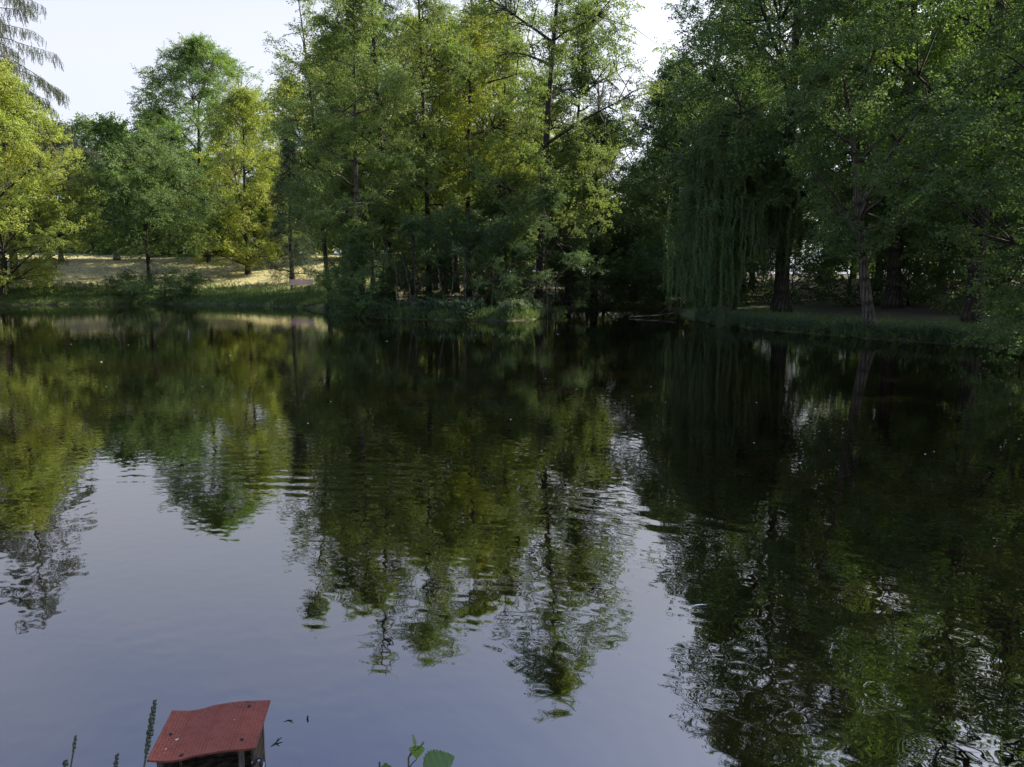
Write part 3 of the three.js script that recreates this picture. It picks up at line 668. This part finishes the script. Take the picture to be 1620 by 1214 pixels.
// ================================================================ THE BENCH
{
  const d = 73.5, x = xAt(475, d), z = -d, y = groundAt(x, z);
  const wood = new THREE.MeshStandardMaterial({ color: lin(0.60, 0.41, 0.35), bumpMap: barkBump, bumpScale: 0.002, roughness: 0.8 });
  const iron = new THREE.MeshStandardMaterial({ color: lin(0.04, 0.04, 0.04), roughness: 0.6 });
  const b = thing('park_bench', 'wooden park bench with pale reddish slats facing the water', 'bench', [x, y, z], 0.03);
  for (const k of [0, 1, 2]) { const s = part('seat_slat', new THREE.BoxGeometry(2.15, 0.05, 0.13), wood, b); s.position.set(0, 0.45, 0.22 - k * 0.15); }
  for (const k of [0, 1, 2]) { const s = part('back_slat', new THREE.BoxGeometry(2.15, 0.13, 0.04), wood, b); s.position.set(0, 0.58 + k * 0.15, -0.20 - k * 0.04); s.rotation.x = -0.25; }
  for (const k of [-0.8, 0.8]) {
    const l = part('leg', mergeGeometries([new THREE.BoxGeometry(0.07, 0.42, 0.07).translate(0, 0.21, 0.2), new THREE.BoxGeometry(0.07, 1.0, 0.07).rotateX(-0.25).translate(0, 0.45, -0.2), new THREE.BoxGeometry(0.06, 0.05, 0.5).translate(0, 0.4, 0.02)]), iron, b);
    l.position.x = k;
  }
}

// ================================================================ THE DUCK HOUSE
{
  const h = thing('duck_house', 'small floating duck house with a warped red roof sheet', 'duck house', [-1.425, 0, -3.565], 0.165);
  const rw = 0.47, rd = 0.385;
  // roof sheet: dimpled red rubbery mat, warped into a wave
  const sheetY = (u, v) => 0.452 - 0.018 * (v - 0.5) + 0.017 * smooth(0.15, 0.7, u) * (1 - 0.35 * smooth(0.72, 1, u)) - 0.010 * Math.sin(Math.PI * clamp(u / 0.42)) - 0.008 * v * Math.sin(Math.PI * u);
  const nu = 40, nv = 16, pos = [], uv = [], idx = [], th = 0.009;
  for (const top of [1, 0]) for (let j = 0; j <= nv; j++) for (let i = 0; i <= nu; i++) {
    const u = i / nu, v = j / nv;
    pos.push((u - 0.5) * rw + 0.018 * (0.5 - v) , sheetY(u, v) - (top ? 0 : th), (v - 0.5) * rd); uv.push(u * rw, v * rd);
  }
  const row = nu + 1, off = row * (nv + 1);
  for (let j = 0; j < nv; j++) for (let i = 0; i < nu; i++) { const a = j * row + i; idx.push(a, a + row, a + 1, a + 1, a + row, a + row + 1, off + a, off + a + 1, off + a + row, off + a + 1, off + a + row + 1, off + a + row); }
  const edge = (a, b) => idx.push(a, b, off + a, b, off + b, off + a);
  for (let i = 0; i < nu; i++) { edge(i, i + 1); edge(nv * row + i + 1, nv * row + i); }
  for (let j = 0; j < nv; j++) { edge((j + 1) * row, j * row); edge(j * row + nu, (j + 1) * row + nu); }
  const g0 = new THREE.BufferGeometry();
  g0.setAttribute('position', new THREE.Float32BufferAttribute(pos, 3)); g0.setAttribute('uv', new THREE.Float32BufferAttribute(uv, 2)); g0.setIndex(idx);
  const g = g0.toNonIndexed(); g.computeVertexNormals();
  const cell = (u, v) => { const a = (u * 8) % 1 - 0.5, b = (v * 8) % 1 - 0.5; return smooth(0.46, 0.30, Math.max(Math.abs(a), Math.abs(b))); };
  const matTex = dataTex(512, (u, v) => { const k = cell(u, v), n = fbm(u * 24, v * 24, 801, 4, 24), w = fbm(u * 5, v * 5, 805, 3, 5); const c = 0.70 + 0.26 * k + 0.5 * (n - 0.5) + 0.35 * (w - 0.5); return [c, c * (0.94 + 0.12 * w), c * (0.94 + 0.12 * w)]; });
  matTex.repeat.set(1 / 0.128, 1 / 0.128);
  const matBump = dataTex(256, (u, v) => { const k = cell(u, v); return [k, k, k]; });
  matBump.repeat.copy(matTex.repeat);
  part('roof_sheet', g, new THREE.MeshPhysicalMaterial({ specularIntensity: 0.35, color: lin(0.25, 0.078, 0.052), map: matTex, bumpMap: matBump, bumpScale: 0.0016, roughness: 0.85 }), h);
  const rust = new THREE.MeshStandardMaterial({ color: lin(0.035, 0.018, 0.015), roughness: 0.8 });
  for (const [u, v] of [[0.80, 0.13], [0.10, 0.50], [0.84, 0.82], [0.30, 0.93]]) {
    const w = new THREE.CylinderGeometry(0.009, 0.011, 0.004, 7), n = new THREE.CylinderGeometry(0.0045, 0.0045, 0.006, 6).translate(0, 0.004, 0);
    const m = part('nail', mergeGeometries([w, n]), rust, h);
    m.position.set((u - 0.5) * rw + 0.018 * (0.5 - v), sheetY(u, v) + 0.001, (v - 0.5) * rd); m.rotation.set(0.05, u * 7, 0.08);
  }
  const white = new THREE.MeshStandardMaterial({ color: lin(0.62, 0.6, 0.55), roughness: 0.9 });
  for (const [u, v, s] of [[0.18, 0.60, 1], [0.12, 0.78, 0.6], [0.70, 0.40, 0.35]]) {
    const d = part('bird_dropping', new THREE.SphereGeometry(0.009 * s, 8, 5).scale(1, 0.16, 0.5), white, h);
    d.position.set((u - 0.5) * rw + 0.018 * (0.5 - v), sheetY(u, v) + 0.001, (v - 0.5) * rd); d.rotation.y = 0.6 + u;
  }
  const dark = new THREE.MeshStandardMaterial({ color: lin(0.20, 0.16, 0.12), map: barkTex, roughness: 0.9 }), pale = new THREE.MeshStandardMaterial({ color: lin(0.42, 0.39, 0.34), map: barkTex, roughness: 0.85 });
  const bw = 0.40, bd = 0.31;
  for (const [sx, sz] of [[-1, 1], [1, 1], [-1, -1], [1, -1]]) { const p = part('corner_post', new THREE.BoxGeometry(0.022, 0.40, 0.022), pale, h); p.position.set(sx * (bw / 2 - (sz > 0 && sx > 0 ? 0.045 : 0)), 0.235, sz * (bd / 2)); }
  for (let k = 0; k < 5; k++) {
    const y = 0.10 + k * 0.066, bx = new THREE.BoxGeometry(bw - 0.03, 0.062, 0.012), sx = new THREE.BoxGeometry(0.012, 0.062, bd - 0.03);
    part('back_board', bx, dark, h).position.set(0, y, -bd / 2);
    part('side_board', sx, dark, h).position.set(-bw / 2, y, 0);
    part('side_board', sx, dark, h).position.set(bw / 2, y, 0);
  }
  for (let k = 0; k < 6; k++) part('deck_plank', new THREE.BoxGeometry(0.6, 0.022, 0.078), dark, h).position.set(0, 0.045, -0.22 + k * 0.083);
  for (const k of [-0.2, 0.2]) part('float_beam', new THREE.CylinderGeometry(0.045, 0.045, 0.56, 12).rotateX(Math.PI / 2), dark, h).position.set(k, 0.0, -0.01);
  // knotted black and white rope at the corner
  const rp = thing('mooring_rope', 'black and white rope hanging at the corner of the duck house', 'rope', [-1.165, 0, -3.42]);
  const rpts = [V(-0.03, 0.36, -0.02), V(0.012, 0.385, 0.0), V(0.025, 0.34, 0.02), V(0.0, 0.28, 0.05), V(-0.035, 0.2, 0.08), V(-0.06, 0.08, 0.12)], c = new THREE.CatmullRomCurve3(rpts);
  const strand = (ph, n = 60) => { const out = []; for (let i = 0; i <= n; i++) { const p = c.getPoint(i / n); p.x += 0.007 * Math.cos(i * 0.55 + ph); p.z += 0.007 * Math.sin(i * 0.55 + ph); out.push(p); } return out; };
  part('strand', tube(strand(0), Array(61).fill(0.0085), 6), new THREE.MeshStandardMaterial({ color: lin(0.02, 0.02, 0.022), roughness: 0.6 }), rp, 'black strand');
  part('strand', tube(strand(Math.PI), Array(61).fill(0.0045), 6), new THREE.MeshStandardMaterial({ color: lin(0.45, 0.45, 0.44), roughness: 0.6 }), rp, 'white strand');
}

// ================================================================ PLANTS AT THE CAMERA'S FEET
{
  const stemM = new THREE.MeshStandardMaterial({ color: lin(0.05, 0.06, 0.025), roughness: 0.8 }), seedM = new THREE.MeshStandardMaterial({ color: lin(0.075, 0.085, 0.06), roughness: 0.95 });
  // flowering spikes: [px, py of the tip, distance, spike length, thickness]
  [[245, 1108, 2.2, 0.155, 0.0085, 'tall dense seed spike standing before the left edge of the duck house', 1.0], [120, 1164, 2.1, 0.05, 0.005, 'thin seed stalk with a short dark head, between the tall spike and the picture of the sky', 0.9], [185, 1194, 2.05, 0.05, 0.007, 'stubby dark seed spike beside the tall one', 1], [104, 1203, 2.1, 0.02, 0.007, 'lowest seed stalk with a small nodding head', 1]].forEach(([px, py, D, len, th, label], i) => {
    const u = (px - 810) / FPX, v = (607 - py) / FPX, k = D / (v * sp + cp), tip = V(u * k, EYE + (v * cp - sp) * k, -D);
    const bx = tip.x + 0.05 - 0.02 * i, bz = -1.55 - 0.05 * i, by = groundAt(bx, bz) - 0.03, r = rngOf(850 + i);
    const t = thing('seed_stalk', i === 1 ? 'thin seed stalk with a short dark head left standing over the water' : label, 'plant', [bx, by, bz], 0, 'seed stalks at the near bank');
    const top = tip.clone().sub(V(bx, by, bz)), pts = [0, 0.3, 0.6, 0.85, 1].map((s) => V(top.x * s * s, top.y * s, top.z * Math.pow(s, 1.6)));
    part('stem', tube(pts, [0.005, 0.0045, 0.004, 0.003, 0.002], 6), stemM, t);
    const geos = [], n = Math.round(len * 420), dir = pts[4].clone().sub(pts[3]).normalize();
    for (let m = 0; m < n; m++) {
      const s = m / n, a = m * 2.4, w = th * (0.35 + 0.65 * Math.sin(Math.PI * (0.12 + 0.8 * s))) * (0.7 + 0.6 * fbm(s * 9, i, 5, 2));
      const p = top.clone().addScaledVector(dir, -len * s).add(V(Math.cos(a) * w * 0.7, 0, Math.sin(a) * w * 0.7));
      geos.push(new THREE.SphereGeometry(w * 0.62 * (0.7 + 0.6 * r()), 6, 4).scale(0.8, 1.3, 0.8).translate(p.x, p.y, p.z));
    }
    part('seed_head', mergeGeometries(geos), seedM, t);
  });

  // young alder shoot with round toothed leaves
  const green = new THREE.MeshPhysicalMaterial({ color: lin(0.17, 0.30, 0.045), roughness: 0.55, transmission: 0.35, thickness: 0, side: THREE.DoubleSide });
  const green2 = new THREE.MeshPhysicalMaterial({ color: lin(0.11, 0.20, 0.045), roughness: 0.55, transmission: 0.35, thickness: 0, side: THREE.DoubleSide });
  // a toothed leaf in the xy plane, stalk at the origin, tip at +y, with pleated veins
  function toothedLeaf(L, W, fan = false, cup = 0.15, teeth = 11) {
    const pos = [], idx = [], nT = teeth * 2, half = (s) => (fan ? Math.pow(clamp(s), 0.85) * Math.pow(1 - Math.pow(clamp(s), 9), 0.5) : Math.pow(Math.sin(Math.PI * Math.pow(clamp(s), 0.68)), 0.85)) * 0.5 * W;
    const rings = 5;
    for (let i = 0; i <= nT; i++) {
      const s = i / nT, w = half(s) * (1 + (i % 2 ? 0.08 : -0.08)) + 0.001;
      for (let k = -rings; k <= rings; k++) {
        const q = k / rings, x = q * w, y = L * (s + 0.06 * Math.abs(q) * (1 - s)), z = cup * Math.abs(x) - 0.10 * L * s * s + 0.0016 * Math.sin(i * 1.57 + Math.abs(q) * 2) * Math.abs(q);
        pos.push(x, y, z);
      }
    }
    const row = rings * 2 + 1;
    for (let i = 0; i < nT; i++) for (let k = 0; k < row - 1; k++) { const a = i * row + k; idx.push(a, a + 1, a + row, a + 1, a + row + 1, a + row); }
    const g = new THREE.BufferGeometry(); g.setAttribute('position', new THREE.Float32BufferAttribute(pos, 3)); g.setIndex(idx); g.computeVertexNormals();
    return g;
  }
  const P3 = (px, py, D) => { const u = (px - 810) / FPX, v = (607 - py) / FPX, k = D / (v * sp + cp); return V(u * k, EYE + (v * cp - sp) * k, -D); };
  function shoot(label, base, top, leaves, seed) {
    const r = rngOf(seed), t = thing('alder_shoot', label, 'plant', [base.x, base.y, base.z], 0, 'young shoots at the near bank');
    const tt = top.clone().sub(base), pts = [0, 0.35, 0.7, 1].map((s) => V(tt.x * s + 0.02 * Math.sin(s * 5), tt.y * s, tt.z * s * s));
    part('stem', tube(pts, [0.006, 0.005, 0.004, 0.0022], 7), stemM, t);
    for (const [at, L, W, dir, face, m, fan] of leaves) {
      const p = at.clone().sub(base), d = dir.clone().normalize(), f = face.clone().addScaledVector(d, -face.dot(d)).normalize();
      const leaf = part('leaf', toothedLeaf(L, W, fan), m ? green2 : green, t);
      leaf.applyMatrix4(new THREE.Matrix4().makeBasis(V().crossVectors(d, f), d, f).setPosition(p));
      const q = along(pts, clamp((p.y - 0.02) / tt.y));
      part('leaf_stalk', tube([q, q.clone().lerp(p, 0.5).add(V(0, 0.003, 0)), p], [0.0016, 0.0014, 0.0012], 5), stemM, t);
    }
    return t;
  }
  const D = 1.75, top = P3(659, 1199, D), bx = top.x + 0.04, bz = -1.45, base = V(bx, groundAt(bx, bz) - 0.03, bz);
  const L1 = P3(659, 1202, D), L2 = P3(668, 1222, D), L3 = P3(612, 1232, D + 0.02);
  const extra = [];
  const r = rngOf(881);
  for (let i = 0; i < 7; i++) { const y = mixn(0.25, 0.88, i / 7), a = i * 2.3; extra.push([V(mixn(base.x, top.x, y) + 0.03 * Math.cos(a), mixn(base.y, top.y - 0.06, y), mixn(base.z, top.z, y * y) + 0.03 * Math.sin(a)), 0.075, 0.065, V(Math.cos(a), 0.35, Math.sin(a)), V(0, 1, 0.3), i % 2]); }
  shoot('young leafy shoot with round toothed leaves and an unfolding tip at the near bank', base, top, [
    [L1, 0.034, 0.046, V(0.05, 1, 0.05), V(0.1, 0.35, 1), 0, true],
    [L2, 0.082, 0.068, V(0.9, 0.42, -0.1), V(-0.2, 0.55, 0.85), 1],
    [P3(657, 1182, D), 0.03, 0.010, V(-0.18, 1, -0.1), V(0.9, 0.2, 0.5), 1],
    [P3(665, 1182, D), 0.016, 0.005, V(0.7, 1, 0), V(0.5, -0.2, 0.8), 1], ...extra,
  ], 882);
  const b2 = V(base.x - 0.1, groundAt(base.x - 0.1, -1.5) - 0.03, -1.5), top2 = P3(613, 1206, D + 0.03);
  shoot('lower young shoot whose topmost round leaf just shows beside the taller shoot', b2, top2, [
    [L3, 0.04, 0.046, V(-0.05, 1, 0.1), V(0, 0.4, 1), 1],
    [V(top2.x - 0.02, top2.y - 0.12, top2.z), 0.07, 0.06, V(-0.8, 0.4, 0.2), V(0, 1, 0.3), 0], [V(top2.x + 0.02, top2.y - 0.2, top2.z), 0.07, 0.06, V(0.8, 0.3, 0.3), V(0, 1, 0.2), 1],
  ], 883);
}

// ================================================================ THINGS ON THE WATER
{
  // white flecks of fluff and petals
  const fleckM = new THREE.MeshStandardMaterial({ color: lin(0.6, 0.6, 0.56), roughness: 0.9 });
  const g = new THREE.SphereGeometry(0.02, 8, 5).scale(1.3, 0.35, 1);
  [[112, 545, 1], [160, 573, 1.2], [203, 546, 1], [250, 548, 0.8], [364, 563, 1.2], [487, 670, 1], [523, 636, 0.8], [612, 540, 1.2], [752, 530, 0.8], [780, 530, 0.8], [808, 664, 1], [857, 714, 0.9], [863, 599, 0.8], [883, 529, 1.2], [912, 616, 0.7], [1000, 627, 0.7], [1053, 637, 0.7], [1197, 637, 0.8], [1193, 701, 0.8], [1266, 733, 1.3], [1312, 713, 0.6], [1464, 719, 1], [1478, 715, 0.8], [1612, 695, 1], [1030, 612, 0.7], [320, 612, 0.8], [168, 612, 0.7], [448, 690, 0.7]].forEach(([px, py, s]) => {
    const [x, z] = onWater(px, py), k = s * (0.3 + Math.abs(z) * 0.027);
    const m = shadows(new THREE.Mesh(g, fleckM)); m.name = numbered('floating_fleck');
    m.position.set(x, 0.003, z); m.scale.setScalar(k); m.rotation.y = px;
    m.userData = { label: 'tiny white fleck of plant fluff floating on the dark water', category: 'fleck', group: 'white flecks on the water' };
    scene.add(m);
  });
  // twig tips that stick out of the water by the duck house
  const tw = new THREE.MeshStandardMaterial({ color: lin(0.03, 0.028, 0.022), roughness: 0.8 });
  [['fine upright twig tip standing out of the water off the duck house', [[486, 1138], [487, 1126]], 0.05], ['short forked twig floating off the corner of the duck house', [[428, 1182], [437, 1176], [446, 1171]], 0.02], ['small bent twig floating beyond the forked one', [[448, 1143], [456, 1140], [463, 1142]], 0.012]].forEach(([label, pp, up], i) => {
    const pts = pp.map(([px, py], k) => { const [x, z] = onWater(px, i ? py : 1138); return V(x, k * up * 0.5 - 0.005, z); });
    const o = pts[0].clone(), t = thing('twig', label, 'twig', [o.x, 0, o.z]);
    const q = pts.map((p) => V(p.x - o.x, p.y, p.z - o.z));
    part('stick', tube(q, q.map((_, k) => 0.006 - 0.0018 * k), 6), tw, t);
    if (i === 1) part('fork', tube([q[1], q[1].clone().add(V(0.012, 0.02, -0.01))], [0.004, 0.002], 5), tw, t);
  });
  const [fx, fz] = onWater(1105, 960), f = thing('floating_feather', 'curved pale feather floating on the dark water', 'feather', [fx, 0.004, fz]);
  const fp = [V(-0.06, 0.012, 0.02), V(-0.03, 0.004, -0.005), V(0.02, 0.004, -0.015), V(0.08, 0.012, -0.012)];
  part('shaft', tube(fp, [0.003, 0.003, 0.0025, 0.001], 5), fleckM, f);
  const fl = new Leaves(); fl.add(V(-0.055, 0.008, 0.015), V(1, 0, -0.25), UP, 0.13, 0.022, 0.2); part('vane', fl.build(), fleckM, f);
  const [bx, bz] = onWater(1030, 503), br = thing('fallen_branch', 'bare fallen branch lying over the water in the inlet', 'branch', [bx, 0.05, bz]);
  part('stick', tube([V(-1.3, 0, 0), V(-0.4, 0.07, 0.1), V(0.5, 0.1, 0), V(1.5, 0.25, -0.2)], [0.05, 0.045, 0.035, 0.02], 6), BARK.pale, br);
  part('side_shoot', tube([V(0.4, 0.1, 0), V(0.7, 0.4, 0.1), V(0.9, 0.6, 0.1)], [0.02, 0.014, 0.008], 5), BARK.pale, br);
  const [sx, sz] = onWater(1345, 531), st = new THREE.IcosahedronGeometry(0.16, 2), sp_ = st.attributes.position;
  for (let i = 0; i < sp_.count; i++) { const k = 0.85 + 0.35 * fbm(sp_.getX(i) * 9 + 3, sp_.getZ(i) * 9 + sp_.getY(i) * 7, 5, 2); sp_.setXYZ(i, sp_.getX(i) * k * 1.3, sp_.getY(i) * k * 0.8, sp_.getZ(i) * k); }
  st.computeVertexNormals();
  const stone = shadows(new THREE.Mesh(st, new THREE.MeshStandardMaterial({ color: lin(0.22, 0.21, 0.19), map: barkTex, roughness: 0.9 })));
  stone.name = 'stone'; stone.position.set(sx, 0.04, sz); stone.userData = { label: 'small grey stone at the waterline beside the leaning tree', category: 'stone' };
  scene.add(stone);
}
console.log('sprays', SPRAYS);
renderer.render(scene, camera);
